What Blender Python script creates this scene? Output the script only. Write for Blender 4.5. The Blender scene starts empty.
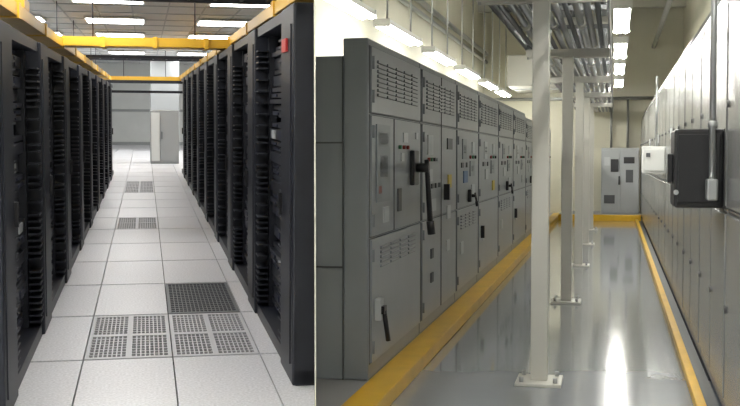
import bpy, bmesh, math, random
from mathutils import Matrix, Vector
random.seed(4)
sc=bpy.context.scene
try: sc.view_settings.view_transform='Standard'
except Exception: pass

def mat(name,col,rough=.5,metal=0,noise=0,nscale=20,emit=None,es=0,bump=0,coat=0,stretch=(1,1,1)):
    m=bpy.data.materials.new(name); m.use_nodes=True
    nt=m.node_tree; b=nt.nodes['Principled BSDF']
    b.inputs['Base Color'].default_value=(*col,1)
    b.inputs['Roughness'].default_value=rough
    b.inputs['Metallic'].default_value=metal
    if coat: b.inputs['Coat Weight'].default_value=coat; b.inputs['Coat Roughness'].default_value=.06
    if noise or bump:
        tc=nt.nodes.new('ShaderNodeTexCoord'); mp=nt.nodes.new('ShaderNodeMapping'); mp.inputs['Scale'].default_value=stretch
        n=nt.nodes.new('ShaderNodeTexNoise'); n.inputs['Scale'].default_value=nscale; n.inputs['Detail'].default_value=4
        nt.links.new(tc.outputs['Object'],mp.inputs['Vector']); nt.links.new(mp.outputs['Vector'],n.inputs['Vector'])
    if noise:
        r=nt.nodes.new('ShaderNodeValToRGB')
        r.color_ramp.elements[0].position=.3; r.color_ramp.elements[1].position=.7
        r.color_ramp.elements[0].color=(*[c*(1-noise) for c in col],1)
        r.color_ramp.elements[1].color=(*[min(1,c*(1+noise)) for c in col],1)
        nt.links.new(n.outputs['Fac'],r.inputs['Fac']); nt.links.new(r.outputs['Color'],b.inputs['Base Color'])
    if bump:
        bp=nt.nodes.new('ShaderNodeBump'); bp.inputs['Strength'].default_value=bump; bp.inputs['Distance'].default_value=.02
        nt.links.new(n.outputs['Fac'],bp.inputs['Height']); nt.links.new(bp.outputs['Normal'],b.inputs['Normal'])
    if emit:
        b.inputs['Emission Color'].default_value=(*emit,1); b.inputs['Emission Strength'].default_value=es
    return m

M=dict(
 tile=mat('raised_floor_laminate',(.71,.71,.745),.42,noise=.18,nscale=60),
 tiledark=mat('dark_perforated_tile',(.15,.16,.17),.5),
 void=mat('underfloor_void',(.02,.02,.025),.8),
 grate=mat('grate_white',(.60,.60,.63),.5),
 black=mat('black_powdercoat',(.010,.012,.020),.45,noise=.2,nscale=5),
 blackd=mat('black_inner',(.004,.004,.006),.6),
 equip=mat('equipment_black',(.018,.020,.028),.45,noise=.5,nscale=9),
 cable=mat('cable_blueblack',(.018,.022,.045),.5),
 yellowt=mat('fibre_raceway_yellow',(.80,.47,.04),.4),
 red=mat('red_tag',(.55,.03,.03),.5),
 wallL=mat('white_wall',(.80,.82,.81),.6,noise=.03,nscale=2),
 ceilL=mat('ceiling_tile_white',(.76,.77,.76),.7,noise=.08,nscale=40),
 lightL=mat('troffer_glow',(1,1,1),.5,emit=(1,.99,.96),es=14),
 cabgrey=mat('switchgear_grey',(.235,.255,.275),.36,noise=.05,nscale=2),
 cabgrey2=mat('switchgear_door_grey',(.265,.285,.305),.28,noise=.04,nscale=3),
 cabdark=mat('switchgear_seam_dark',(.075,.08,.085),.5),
 steel=mat('brushed_panel',(.30,.305,.30),.25,metal=.4,noise=.08,nscale=6,stretch=(1,1,.15)),
 steeld=mat('panel_seam',(.12,.12,.12),.4,metal=.3),
 post=mat('post_offwhite',(.58,.57,.52),.45),
 epoxy=mat('grey_epoxy',(.265,.285,.31),.13,noise=.08,nscale=.8,bump=.15,coat=.5),
 yel=mat('safety_yellow',(.72,.42,.015),.35,noise=.08,nscale=4),
 wallR=mat('beige_wall',(.64,.62,.51),.7,noise=.03,nscale=1.5),
 ceilR=mat('beige_ceiling',(.58,.57,.50),.7),
 cond=mat('galvanised_conduit',(.42,.43,.43),.32,metal=.7),
 condd=mat('grey_conduit',(.16,.165,.17),.4,metal=.3),
 lampR=mat('fluorescent_glow',(1,1,1),.5,emit=(1,.98,.91),es=88),
 lampbody=mat('lamp_housing',(.7,.7,.66),.4),
 blackp=mat('black_plastic',(.012,.012,.014),.35),
 white=mat('white_enclosure',(.62,.63,.61),.4),
 label=mat('white_label',(.55,.57,.58),.5),
 labely=mat('yellow_label',(.65,.5,.08),.5),
 blue=mat('blue_label',(.14,.22,.38),.5),
 redb=mat('red_button',(.30,.05,.04),.5),
 green=mat('green_lamp',(.05,.20,.09),.4),
 ltgrey=mat('light_grey_cabinet',(.42,.44,.45),.4),
 midgrey=mat('mid_grey_cabinet',(.33,.34,.34),.4),
 concrete=mat('pad_grey',(.3,.3,.31),.5),
)
FR=Matrix.Rotation(math.radians(-12.55),4,'Z')
FL=Matrix.Translation((0,0,1.5))@Matrix.Rotation(math.radians(11.53),4,'Z')@Matrix.Rotation(math.radians(2.74),4,'X')@Matrix.Translation((0,0,-1.7))

class MB:
    def __init__(s,name,frame,o=(0,0,0)):
        s.name=name; s.f=frame; s.o=Vector(o); s.bm=bmesh.new(); s.mats=[]
    def mi(s,k):
        if k not in s.mats: s.mats.append(k)
        return s.mats.index(k)
    def box(s,x0,x1,y0,y1,z0,z1,k,bev=0):
        if x0>x1:x0,x1=x1,x0
        if y0>y1:y0,y1=y1,y0
        if z0>z1:z0,z1=z1,z0
        i=s.mi(k); o=s.o
        vs=[s.bm.verts.new((x-o.x,y-o.y,z-o.z)) for z in (z0,z1) for y in (y0,y1) for x in (x0,x1)]
        fs=[]
        for q in ((0,2,3,1),(4,5,7,6),(0,1,5,4),(2,6,7,3),(0,4,6,2),(1,3,7,5)):
            f=s.bm.faces.new([vs[j] for j in q]); f.material_index=i; fs.append(f)
        if bev:
            es=list({e for f in fs for e in f.edges})
            r=bmesh.ops.bevel(s.bm,geom=es,offset=bev,segments=2,affect='EDGES',profile=.5)
            for f in r['faces']: f.material_index=i
    def cyl(s,p0,p1,r,k,n=10,r2=None):
        i=s.mi(k); p0=Vector(p0)-s.o; p1=Vector(p1)-s.o; r2=r if r2 is None else r2
        d=(p1-p0).normalized(); a=d.orthogonal().normalized(); b=d.cross(a)
        A=[];B=[]
        for j in range(n):
            t=2*math.pi*j/n; q=a*math.cos(t)+b*math.sin(t)
            A.append(s.bm.verts.new(p0+q*r)); B.append(s.bm.verts.new(p1+q*r2))
        for j in range(n):
            f=s.bm.faces.new((A[j],A[(j+1)%n],B[(j+1)%n],B[j])); f.material_index=i; f.smooth=True
        f=s.bm.faces.new(A[::-1]); f.material_index=i
        f=s.bm.faces.new(B); f.material_index=i
    def prism(s,pts,z0,z1,k):
        i=s.mi(k); o=s.o
        A=[s.bm.verts.new((x-o.x,y-o.y,z0-o.z)) for x,y in pts]; B=[s.bm.verts.new((x-o.x,y-o.y,z1-o.z)) for x,y in pts]
        n=len(pts)
        for j in range(n):
            f=s.bm.faces.new((A[j],A[(j+1)%n],B[(j+1)%n],B[j])); f.material_index=i
        f=s.bm.faces.new(A[::-1]); f.material_index=i
        f=s.bm.faces.new(B); f.material_index=i
    def clip(s,side):
        n=Vector((.9991,.05,0))*side
        Mx=s.f@Matrix.Translation(s.o); inv=Mx.inverted()
        co=inv@(n*-0.006); no=(Mx.to_3x3().transposed()@n).normalized()
        g=s.bm.verts[:]+s.bm.edges[:]+s.bm.faces[:]
        bmesh.ops.bisect_plane(s.bm,geom=g,plane_co=co,plane_no=no,clear_outer=True)
        return s
    def done(s,norm=True):
        if norm: bmesh.ops.recalc_face_normals(s.bm,faces=s.bm.faces)
        me=bpy.data.meshes.new(s.name); s.bm.to_mesh(me); s.bm.free()
        for k in s.mats: me.materials.append(M[k])
        ob=bpy.data.objects.new(s.name,me); sc.collection.objects.link(ob)
        ob.matrix_world=s.f@Matrix.Translation(s.o)
        return ob

# ================= DIVIDING WALL =================
W=Matrix.Rotation(math.atan2(.05,.9991),4,'Z')
w=MB('wall_partition',W); w.box(-.003,.003,5.0,47,-.6,6.2,'wallR'); w.done()

# ================= LEFT HALL =================
U0,DU,V0,DV=.17,.585,7.4,1.55
perf={(-1,0):1,(0,0):1,(0,1):2,(-1,5):1,(-1,9):1,(-1,10):1}
m=MB('floor',FL)
m.box(-3.2,7.2,-3,46,-.12,-.06,'void')
for i in range(-6,12):
    for j in range(-7,25):
        u=U0+i*DU; v=V0+j*DV
        if v>46 or .1524*(v+DV)<u: continue
        k=perf.get((i,j),0); gu,gv=.0045,.018
        if not k: m.box(u+gu,u+DU-gu,v+gv,v+DV-gv,-.04,0,'tile'); continue
        c='grate' if k==1 else 'tiledark'
        m.box(u,u+DU,v,v+DV,-.055,-.035,'void')
        f,g=.03,.07
        m.box(u+gu,u+f,v+gv,v+DV-gv,-.03,0,c); m.box(u+DU-f,u+DU-gu,v+gv,v+DV-gv,-.03,0,c)
        m.box(u+f,u+DU-f,v+gv,v+g,-.03,0,c); m.box(u+f,u+DU-f,v+DV-g,v+DV-gv,-.03,0,c)
        if k==1:
            m.box(u+DU/2-.02,u+DU/2+.02,v+g,v+DV-g,-.03,0,c)
            m.box(u+f,u+DU-f,v+DV/2-.04,v+DV/2+.04,-.03,0,c)
            for pu,pv in ((u+f,v+g),(u+DU/2+.02,v+g),(u+f,v+DV/2+.04),(u+DU/2+.02,v+DV/2+.04)):
                pw=DU/2-f-.02; ph=DV/2-g-.04; n=8
                for q in range(1,n): m.box(pu+pw*q/n-.0045,pu+pw*q/n+.0045,pv,pv+ph,-.012,-.003,c)
                for q in range(1,n): m.box(pu,pu+pw,pv+ph*q/n-.010,pv+ph*q/n+.010,-.012,-.003,c)
        else:
            nu,nv,wu,wv=16,16,.007,.02
            for q in range(1,nu): 
                x=u+f+(DU-2*f)*q/nu; m.box(x-wu/2,x+wu/2,v+g,v+DV-g,-.012,-.003,c)
            for q in range(1,nv):
                y=v+g+(DV-2*g)*q/nv; m.box(u+f,u+DU-f,y-wv/2,y+wv/2,-.012,-.003,c)
m.clip(1); m.done()

HC=3.3
m=MB('ceiling',FL); m.box(-3.2,7.2,-3,46,HC,HC+.1,'ceilL')
x=-3.2
while x<7.2: m.box(x-.012,x+.012,-3,46,HC-.012,HC,'ltgrey'); x+=.6
y=-3
while y<46: m.box(-3.2,7.2,y-.04,y+.04,HC-.012,HC,'ltgrey'); y+=1.55
m.clip(1); m.done()
m=MB('wall_left',FL); m.box(-3.3,-3.2,-3,46,-.1,HC,'wallL'); m.done()
m=MB('wall_far',FL); m.box(-3.3,7.2,46,46.1,-.1,HC,'wallL'); m.clip(1); m.done()
m=MB('wall_rear',FL); m.box(-3.3,-.5,-3.1,-3,-.1,HC,'wallL'); m.clip(1); m.done()

for v in [3.7+4.5*i for i in range(-1,9)]:
    for u in (-2.4,-.54,1.55,3.6,5.4):
        if .1524*(v-.7)<u+.6: continue
        if v>28 and u in (-2.4,5.4): continue
        m=MB('ceiling_light',FL,(u,v,HC))
        m.box(u-.56,u+.56,v-.62,v+.62,HC-.05,HC-.02,'lampbody'); m.box(u-.52,u+.52,v-.56,v+.56,HC-.06,HC-.049,'lightL')
        m.done()

def rack(s,u0,v0,H,first=False):
    P=2.35; o=(s*u0,v0,0)
    m=MB('server_rack',FL,o)
    X=lambda a:s*(u0+a)
    L=.6
    m.box(X(0),X(.20),v0,v0+L,.0,H,'black',.012)
    m.box(X(-.008),X(0),v0+.08,v0+L-.08,.12,H-.12,'black')
    m.box(X(-.03),X(-.008),v0+L-.13,v0+L-.09,1.0,1.14,'blackd')
    m.box(X(.02),X(.9),v0,v0+P-.04,.0,.09,'black'); m.box(X(.02),X(.9),v0,v0+P-.04,H-.07,H,'black')
    m.box(X(.88),X(.92),v0,v0+P-.04,.09,H-.07,'blackd')  # black back panel, added so the gaps through the open rack stay dark
    for q in (.1,.8):
        for vv in (v0+L,v0+P-.16): m.box(X(q),X(q+.06),vv,vv+.1,.09,H-.07,'black')
    z=.13
    while z<H-.15:
        h=random.choice([.045,.045,.09]); 
        if random.random()<.88:
            r=random.uniform(.0,.05)
            m.box(X(.1+r),X(.8),v0+L+.12,v0+P-.18,z,z+h-.012,'equip')
            if random.random()<.6:
                for c in range(3):
                    vv=v0+L+.25+c*.45; m.box(X(.09+r),X(.1+r),vv,vv+.2,z+.008,z+h-.02,'ltgrey' if random.random()<.06 else 'cable')
        m.box(X(.01),X(.09),v0+L,v0+L+.22,z,z+.012,'black')
        if not first: m.box(X(.01),X(.09),v0-.2,v0,z,z+.012,'black')
        z+=h
    for c in range(4):
        vv=v0+L+.05+.06*c; m.cyl((X(.12+.02*c),vv,.1),(X(.10+.03*c),vv+.02,H-.1),.014,'cable',6)
    if s>0: m.clip(1)
    return m.done()
for k in range(9): rack(-1,.73,5.92+2.35*k,2.13,k==0)
for k in range(9): rack(1,.86,6.5+2.35*k,2.3,k==0)

def raceway(v0,v1,u,z,name='fiber_raceway'):
    m=MB(name,FL,(u,v0,z)); wv=.12
    m.box(u-wv,u+wv,v0,v1,z,z+.012,'yellowt'); m.box(u-wv,u-wv+.012,v0,v1,z,z+.1,'yellowt'); m.box(u+wv-.012,u+wv,v0,v1,z,z+.1,'yellowt')
    v=v0
    while v<v1:
        m.box(u-wv-.012,u+wv+.012,v,v+.15,z-.012,z+.11,'yellowt'); v+=2.35
    return m
m=raceway(4,34,-1.05,2.34); m.done()
m=raceway(4,34,1.12,2.40); m.clip(1); m.done()
for v,z in ((13.6,2.36),(33.0,2.36)):
    m=MB('fiber_raceway',FL,(0,v,z)); m.box(-1.17,1.24,v-.25,v+.25,z,z+.012,'yellowt'); m.box(-1.17,1.24,v-.25,v-.22,z,z+.11,'yellowt'); m.box(-1.17,1.24,v+.22,v+.25,z,z+.11,'yellowt')
    for u in (-.5,.1,.7): m.box(u,u+.05,v-.27,v+.27,z-.012,z+.12,'yellowt')
    for u in (-.6,.6): m.cyl((u,v,z+.1),(u,v,HC-.07),.008,'black',6)
    m.done()
m=MB('raceway_downspout',FL,(-1.05,9.6,2.4)); m.box(-1.17,-.95,9.4,9.8,2.46,2.54,'yellowt'); m.box(-1.1,-1.0,9.5,9.7,2.5,HC-.08,'yellowt'); m.done()
def ladder(v,z,u0=-1.6,u1=2.2,w=.5):
    m=MB('cable_ladder',FL,(0,v,z))
    m.box(u0,u1,v-w,v-w+.06,z,z+.06,'black'); m.box(u0,u1,v+w-.06,v+w,z,z+.06,'black')
    u=u0
    while u<u1: m.box(u,u+.03,v-w,v+w,z+.02,z+.04,'black'); u+=.25
    for uu in (u0+.3,u1-.3):
        m.cyl((uu,v,z),(uu,v,HC-.07),.008,'black',6)
    m.clip(1); m.done()
for v,z in ((10.3,2.66),(17.5,2.62),(21.5,2.52),(28.3,2.2),(31.0,1.98)): ladder(v,z)
for s,u in ((-1,-1.35),(1,1.45)):
    m=MB('cable_ladder',FL,(u,5,2.55))
    for a in (-.15,.15): m.box(u+a-.015,u+a+.015,5,30,2.56,2.62,'black')
    v=5
    while v<30: m.box(u-.15,u+.15,v,v+.05,2.57,2.6,'black'); v+=.6
    m.clip(1); m.done()
m=MB('hanging_tag',FL,(.85,6.8,2)); m.box(.836,.85,6.68,6.88,2.02,2.10,'red'); m.done()

# far area
m=MB('equipment_cabinet',FL,(.5,31,0)); 
m.box(.14,.93,31.6,33,0,1.5,'midgrey',.01); m.box(.17,.40,31.57,31.6,.08,1.44,'white'); m.box(.43,.90,31.57,31.6,.08,1.44,'midgrey'); m.box(.45,.47,31.53,31.57,.7,.9,'cabdark'); m.done()
m=MB('column',FL,(-.2,40,0)); m.box(.2,1.2,40,41,0,HC-.03,'ltgrey',.02); m.done()
m=MB('baseboard_far',FL,(0,45.9,0)); m.box(-3.2,6.8,45.96,45.995,0,.12,'ltgrey'); m.done()
m=MB('trim_1',FL,(0,45.9,2)); m.box(-3.2,6.8,45.94,45.995,1.35,1.45,'ltgrey'); m.done()

# ================= SWITCHGEAR ROOM =================
HR=5.3
poly=[(0,-3),(0,0),(-3.35,12.15),(-3.35,28.1),(1.65,28.1),(1.65,-3)]
m=MB('floor_switchgear',FR); m.prism(poly,-.1,0,'epoxy'); m.done()
m=MB('ceiling_switchgear',FR); m.prism(poly,HR,HR+.1,'ceilR')
for v in range(2,28,5): m.box(-3.3,1.6,v,v+.25,HR-.25,HR,'ceilR')
m.clip(-1); m.done()
m=MB('wall_switchgear_left',FR); m.box(-3.4,-3.3,11.9,28.1,0,HR,'wallR'); m.clip(-1); m.done()
m=MB('wall_switchgear_far',FR); m.box(-3.4,1.7,28,28.1,0,HR,'wallR'); m.done()
m=MB('wall_switchgear_right',FR); m.box(1.6,1.7,-3,28.1,0,HR,'wallR'); m.done()
m=MB('wall_switchgear_rear',FR); m.box(0,1.7,-3.1,-3,0,HR,'wallR'); m.done()

m=MB('equipment_pad',FR,(-1.4,15,0))
m.box(-3.3,-1.33,5.2,27.98,0,.095,'concrete'); m.box(-1.50,-1.31,5.2,27.98,0,.1,'yel',.008); m.clip(-1); m.done()
m=MB('equipment_pad',FR,(0,26.5,0)); m.box(-1.3,.6,26.4,27.98,0,.15,'concrete'); m.box(-1.3,.6,26.33,26.4,0,.15,'yel',.008); m.done()
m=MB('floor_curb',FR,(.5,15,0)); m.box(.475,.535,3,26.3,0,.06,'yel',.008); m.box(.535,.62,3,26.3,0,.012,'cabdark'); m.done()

UF=-1.5
def louvers(m,v0,v1,z0,z1,n,u=UF,nb=4):
    wv=(v1-v0)/nb
    for b in range(nb):
        for i in range(n):
            z=z0+(z1-z0)*(i+.5)/n; h=(z1-z0)/n*.3
            m.box(u,u+.012,v0+b*wv+.05*wv,v0+(b+1)*wv-.1*wv,z-h*.5,z+h,'cabgrey2')
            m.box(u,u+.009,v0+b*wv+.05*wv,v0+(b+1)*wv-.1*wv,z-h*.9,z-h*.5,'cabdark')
def handle(m,v,z,L=.36,u=UF,s=1):
    m.box(u,u+.035,v-.10*s,v+.10*s,z-.13*s,z+.13*s,'blackp',.008)
    m.cyl((u+.03,v,z),(u+.03+.1*s,v,z),.035*s,'blackp',10)
    m.cyl((u+.03+.08*s,v,z+.06*s),(u+.03+.1*s,v+.04,z-L),.018*s,'blackp',8,.022*s)
    m.cyl((u+.03+.1*s,v+.04,z-L),(u+.03+.11*s,v+.05,z-L-.1*s),.03*s,'blackp',8)
cuts=[6.67,8.53,10.5,12.24,14.37,16.5,18.87,20.9,22.9,24.8,26.3]
TOP=2.24
for k in range(len(cuts)-1):
    a,b=cuts[k],cuts[k+1]; top=TOP if k<6 else TOP-.06
    m=MB('switchgear_cabinet',FR,(UF,a,.1))
    bk=UF-.16
    m.box(UF,bk,a+.01,b-.01,.1,top,'cabgrey',.01)
    m.box(bk,UF-1.0,a+.01,b-.01,.1,top-.11,'cabgrey')
    if k==0:
        m.box(bk+.003,bk-.003,a+.0,a+.012,.1,top-.11,'cabdark')
        m.box(bk,UF-.9,a+.0,a+.012,1.585,1.595,'cabdark'); m.box(bk,UF-.9,a,a+.012,.805,.815,'cabdark')
    W_=b-a; e=.05
    for z0,z1 in ((.2,.98),(1.0,1.76),(1.78,top-.05)):
        m.box(UF-.01,UF+.003,a+e-.012,b-e+.012,z0-.006,z1+.006,'cabdark')
        m.box(UF,UF+.016,a+e,b-e,z0,z1,'cabgrey2',.004)
        for zz in (z0+.1,z1-.1): m.cyl((UF+.02,a+e+.02,zz-.04),(UF+.02,a+e+.02,zz+.04),.012,'cabgrey',6)
    uf=UF+.016
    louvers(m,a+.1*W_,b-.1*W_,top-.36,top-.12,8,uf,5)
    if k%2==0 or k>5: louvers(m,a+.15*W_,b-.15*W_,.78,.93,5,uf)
    fv=lambda t:a+t*W_
    def plate(t,z,w,h,kk): m.box(uf,uf+.01,fv(t)-w/2,fv(t)+w/2,z-h/2,z+h/2,kk)
    if k==0:
        m.box(uf,uf+.004,fv(.4),fv(.41),1.0,1.76,'cabdark')
        plate(.20,1.46,.42,.5,'cabgrey'); plate(.20,1.62,.3,.07,'label'); plate(.20,1.44,.26,.14,'cabdark'); plate(.14,1.29,.1,.05,'redb')
        plate(.62,1.64,.16,.07,'label'); plate(.56,1.5,.1,.06,'label'); plate(.25,1.12,.16,.1,'label'); plate(.87,1.66,.09,.05,'label'); plate(.5,1.2,.12,.16,'cabdark')
        for t in (.5,.58,.66): m.cyl((uf,fv(t),1.57),(uf+.02,fv(t),1.57),.014,'green' if t<.55 else 'redb',8)
        handle(m,fv(.78),1.42,.40,uf)
        m.box(uf,uf+.04,fv(.10)-.06,fv(.10)+.04,.46,.60,'label',.006); m.cyl((uf+.05,fv(.10),.52),(uf+.07,fv(.12),.32),.016,'blackp',8)
        m.box(uf+.02,uf+.06,fv(.10)-.04,fv(.10)+.04,.5,.55,'blackp')
    elif k==1:
        m.box(uf,uf+.004,fv(.5),fv(.515),.2,top-.05,'cabdark')
        plate(.2,1.6,.25,.16,'label'); plate(.2,1.35,.2,.1,'label'); plate(.75,1.28,.2,.12,'labely'); plate(.28,1.1,.25,.1,'label'); plate(.75,1.62,.3,.1,'cabdark'); plate(.72,1.0,.2,.12,'label')
        for i in range(4): m.cyl((uf,fv(.15+.07*i),1.48),(uf+.02,fv(.15+.07*i),1.48),.016,('redb','green','blackp','label')[i],8)
        m.box(uf+.0,uf+.05,fv(.6)-.025,fv(.6)+.025,1.12,1.26,'blackp')
        for zz in (.5,.7): plate(.25,zz,.12,.08,'cabdark')
        for i in range(4): plate(.15+.1*i,1.26,.08,.04,'cabdark')
        plate(.7,.7,.2,.1,'label')
    else:
        plate(.3,1.58,.3,.2,'label' if k%2 else 'cabgrey'); plate(.3,1.58,.2,.08,'cabdark'); plate(.7,1.6,.2,.12,'label'); plate(.35,1.3,.3,.12,'blue' if k==2 else 'label')
        plate(.7,1.15,.25,.12,'labely' if k in (3,) else 'label'); plate(.65,1.38,.35,.16,'cabgrey'); plate(.65,1.38,.2,.06,'cabdark'); plate(.2,.6,.2,.12,'label')
        for i in range(3): m.cyl((uf,fv(.55+.12*i),1.5),(uf+.02,fv(.55+.12*i),1.5),.018,('redb','green','blackp')[i],8)
        for i in range(3): plate(.2+.1*i,1.42,.1,.05,'label' if i%2 else 'cabdark')
        if k%2==0: handle(m,fv(.5),1.10,.06,uf,.5)
        else: m.box(uf,uf+.04,fv(.12)-.03,fv(.12)+.03,.58,.72,'blackp')
    m.clip(-1); m.done()

UP=-.48
for v in (7.35,11.5,15.4,19.2,23.0):
    m=MB('support_post',FR,(UP,v,0))
    H=2.6
    m.box(UP-.055,UP+.055,v-.055,v+.055,.02,H,'post',.006)
    m.box(UP-.15,UP+.15,v-.17,v+.17,0,.022,'post',.004)
    for s in (-1,1):
        for t in (-1,1): m.cyl((UP+s*.11,v+t*.12,.02),(UP+s*.11,v+t*.12,.055),.015,'cond',8)
    m.box(UP-.42,UP+.42,v-.1,v-.056,2.52,2.6,'post',.004); m.box(UP-.42,UP+.42,v+.056,v+.1,2.52,2.6,'post',.004)
    m.box(UP-.42,UP+.42,v-.1,v-.056,2.84,2.92,'post',.004)
    m.cyl((UP+.40,v-.08,2.5),(UP+.40,v-.08,HR-.27),.012,'cond',6); m.cyl((UP-.40,v-.08,2.5),(UP-.40,v-.08,HR-.27),.012,'cond',6)
    m.done()
m=MB('conduit_bundle',FR,(UP,4,2.6))
for i in range(10):
    u=UP-.36+i*.078; r=.03 if i%3 else .022
    m.cyl((u,4,2.603+r),(u,27.8,2.603+r),r,'cond' if i%3 else 'condd',8)
    if i%2==0 or i>4: m.cyl((u+.02,4,2.953),(u+.02,27.8,2.953),.032,'condd' if i%2 else 'cond',8)
    if i%3==1:
        for v in (9.5,13.5,17.5,21.5): m.cyl((u,v,2.603+r),(u,v+.2,2.603+r),.04,'post',8)
v=5.0
while v<27:
    if min(abs(v-p) for p in (7.35,11.5,15.4,19.2,23.0))>.4: m.box(UP-.42,UP+.42,v,v+.05,2.665,2.70,'condd')
    v+=1.3
for u in (UP-.43,UP+.415): m.box(u,u+.015,4,27.8,2.60,2.70,'condd')
m.done()

def tube(u,z,va,vb):
    m=MB('pendant_light',FR,(u,va,z))
    m.box(u-.09,u+.09,va,vb,z+.03,z+.09,'lampbody',.006)
    for s in (-.05,.05): m.cyl((u+s,va+.03,z+.012),(u+s,vb-.03,z+.012),.026,'lampR',8)
    for v in (va+.3,vb-.3): m.cyl((u,v,z+.09),(u,v,HR-.27),.014,'cond',6)
    m.box(u-.1,u+.1,va-.02,va,z-.0,z+.09,'lampbody'); m.box(u-.1,u+.1,vb,vb+.02,z-.0,z+.09,'lampbody')
    m.done()
for v in (9.75,12.3,15.5,18.7,22.0,25.0): tube(-2.6,2.98,v,v+(1.8 if v<10 else 2.1))
for v in (2.0,6.0,11.5,15.0,18.3,22.0): tube(0.06,3.0,v,v+2.2)
m=MB('ceiling_conduit',FR,(-1.9,12,4.2))
for u,z,r in ((-3.2,4.1,.05),(-3.2,3.9,.04),(-2.0,4.6,.06),(-1.7,4.6,.05),(-1.4,4.6,.05),(.9,4.2,.05)):
    m.cyl((u,9.0,z),(u,27.95,z),r,'cond',10)
m.clip(-1); m.done()
m=MB('air_duct',FR,(-2,22,3.4)); m.box(-2.4,-1.3,25,27.9,3.1,3.8,'post',.02); m.box(-2.43,-1.27,26,26.1,3.07,3.83,'cond'); m.done()

UR=.62; v=2.6; i=0
while v<25.5:
    b=v+1.9
    m=MB('electrical_panel',FR,(UR,v,0))
    m.box(UR,UR+.85,v+.006,b-.006,.05,2.45,'steel',.006)
    m.box(UR-.002,UR+.02,v-.006,v+.006,.05,2.45,'steeld')
    for z0,z1 in ((.14,1.18),(1.22,2.36)):
        for q in (0,1):
            va=v+.05+q*.92; vb=va+.88
            m.box(UR-.004,UR,va-.012,vb+.012,z0-.012,z1+.012,'steeld'); m.box(UR-.016,UR,va,vb,z0,z1,'steel',.004)
            m.cyl((UR-.03,vb-.06,(z0+z1)/2),(UR-.016,vb-.06,(z0+z1)/2),.02,'steeld',8)
    if i in (5,7,9): m.box(UR-.02,UR-.014,v+.3,v+.7,1.7,1.82,'label')
    m.box(UR+.04,UR+.85,v+.006,b-.006,0,.05,'cabdark'); m.done(); v=b; i+=1
m=MB('conduit_run',FR,(.8,4,2.6))
for u,z,r in ((.72,2.565,.04),(.84,2.62,.035),(.95,2.7,.04)): m.cyl((u,4,z),(u,27.8,z),r,'cond',10)
for v in range(5,27,3): m.box(.66,1.05,v,v+.1,2.455,2.52,'cabdark')
m.done()
m=MB('disconnect_switch_box',FR,(.45,6.6,1.4))
m.box(.33,.6,6.5,6.95,1.21,1.66,'blackp',.015); m.box(.35,.58,6.485,6.5,1.24,1.63,'blackp',.006); m.box(.6,.604,6.5,6.9,1.2,1.66,'blackp')
m.box(.30,.33,6.62,6.72,1.35,1.52,'blackp',.006); m.cyl((.34,6.49,1.3),(.34,6.47,1.3),.015,'cond',8)
m.done()
m=MB('riser_conduit',FR,(.52,6.3,1.3))
m.cyl((.525,6.36,1.36),(.525,6.36,3.2),.018,'cond',10); m.box(.495,.555,6.32,6.44,1.26,1.38,'cond',.01); m.cyl((.525,6.36,1.66),(.525,6.36,1.70),.027,'cond',10)
m.cyl((.525,6.42,1.32),(.525,6.48,1.32),.018,'cond',8); m.cyl((.525,6.36,3.2),(.9,6.36,3.4),.018,'cond',10); m.cyl((.9,6.36,3.4),(1.58,6.36,3.4),.018,'cond',10); m.done()
m=MB('control_box',FR,(.45,13.5,1.4)); m.box(.325,.604,13.9,14.35,1.3,1.63,'white',.01); m.box(.345,.585,13.885,13.9,1.33,1.6,'white',.005); m.cyl((.5,14.1,1.63),(.5,14.1,2.5),.015,'cond',8); m.box(.37,.42,13.87,13.886,1.5,1.55,'cabdark'); m.done()

m=MB('control_cabinet',FR,(0,26.7,.15))
m.box(-.32,.56,26.75,27.5,.155,1.72,'ltgrey',.015)
for a,b in ((-.3,.1),(.13,.54)): m.box(a,b,26.73,26.75,.22,1.66,'ltgrey',.005)
m.box(-.1,.08,26.715,26.735,1.15,1.45,'blackp'); m.box(.25,.42,26.715,26.735,.9,1.2,'cabdark'); m.box(.2,.45,26.715,26.735,1.35,1.5,'blackp'); m.box(-.25,.0,26.715,26.735,.4,.6,'cabdark'); m.box(-.25,-.12,26.715,26.735,1.3,1.5,'label')
m.cyl((.1,26.7,.85),(.1,26.7,1.05),.02,'cabdark',8); m.done()
m=MB('wall_conduit',FR,(0,27.9,3)); m.cyl((-3,27.93,2.95),(1.55,27.93,2.95),.04,'cond',8); m.cyl((.3,27.93,1.7),(.3,27.93,2.95),.03,'cond',8); m.cyl((-.1,27.93,1.7),(-.1,27.93,2.95),.03,'cond',8)
m.box(.75,1.0,27.85,27.99,2.4,2.7,'lampbody'); m.done()

wd=bpy.data.worlds.new('World'); sc.world=wd; wd.use_nodes=True
wd.node_tree.nodes['Background'].inputs[0].default_value=(.8,.85,.9,1); wd.node_tree.nodes['Background'].inputs[1].default_value=.25

cd=bpy.data.cameras.new('camera'); cam=bpy.data.objects.new('camera',cd); sc.collection.objects.link(cam)
cd.sensor_fit='HORIZONTAL'; cd.sensor_width=36; cd.lens=36*1100/740; cd.clip_start=.05; cd.clip_end=200
cam.location=(0,0,1.5); cam.rotation_euler=(math.radians(90-2.39),0,0)
sc.camera=cam
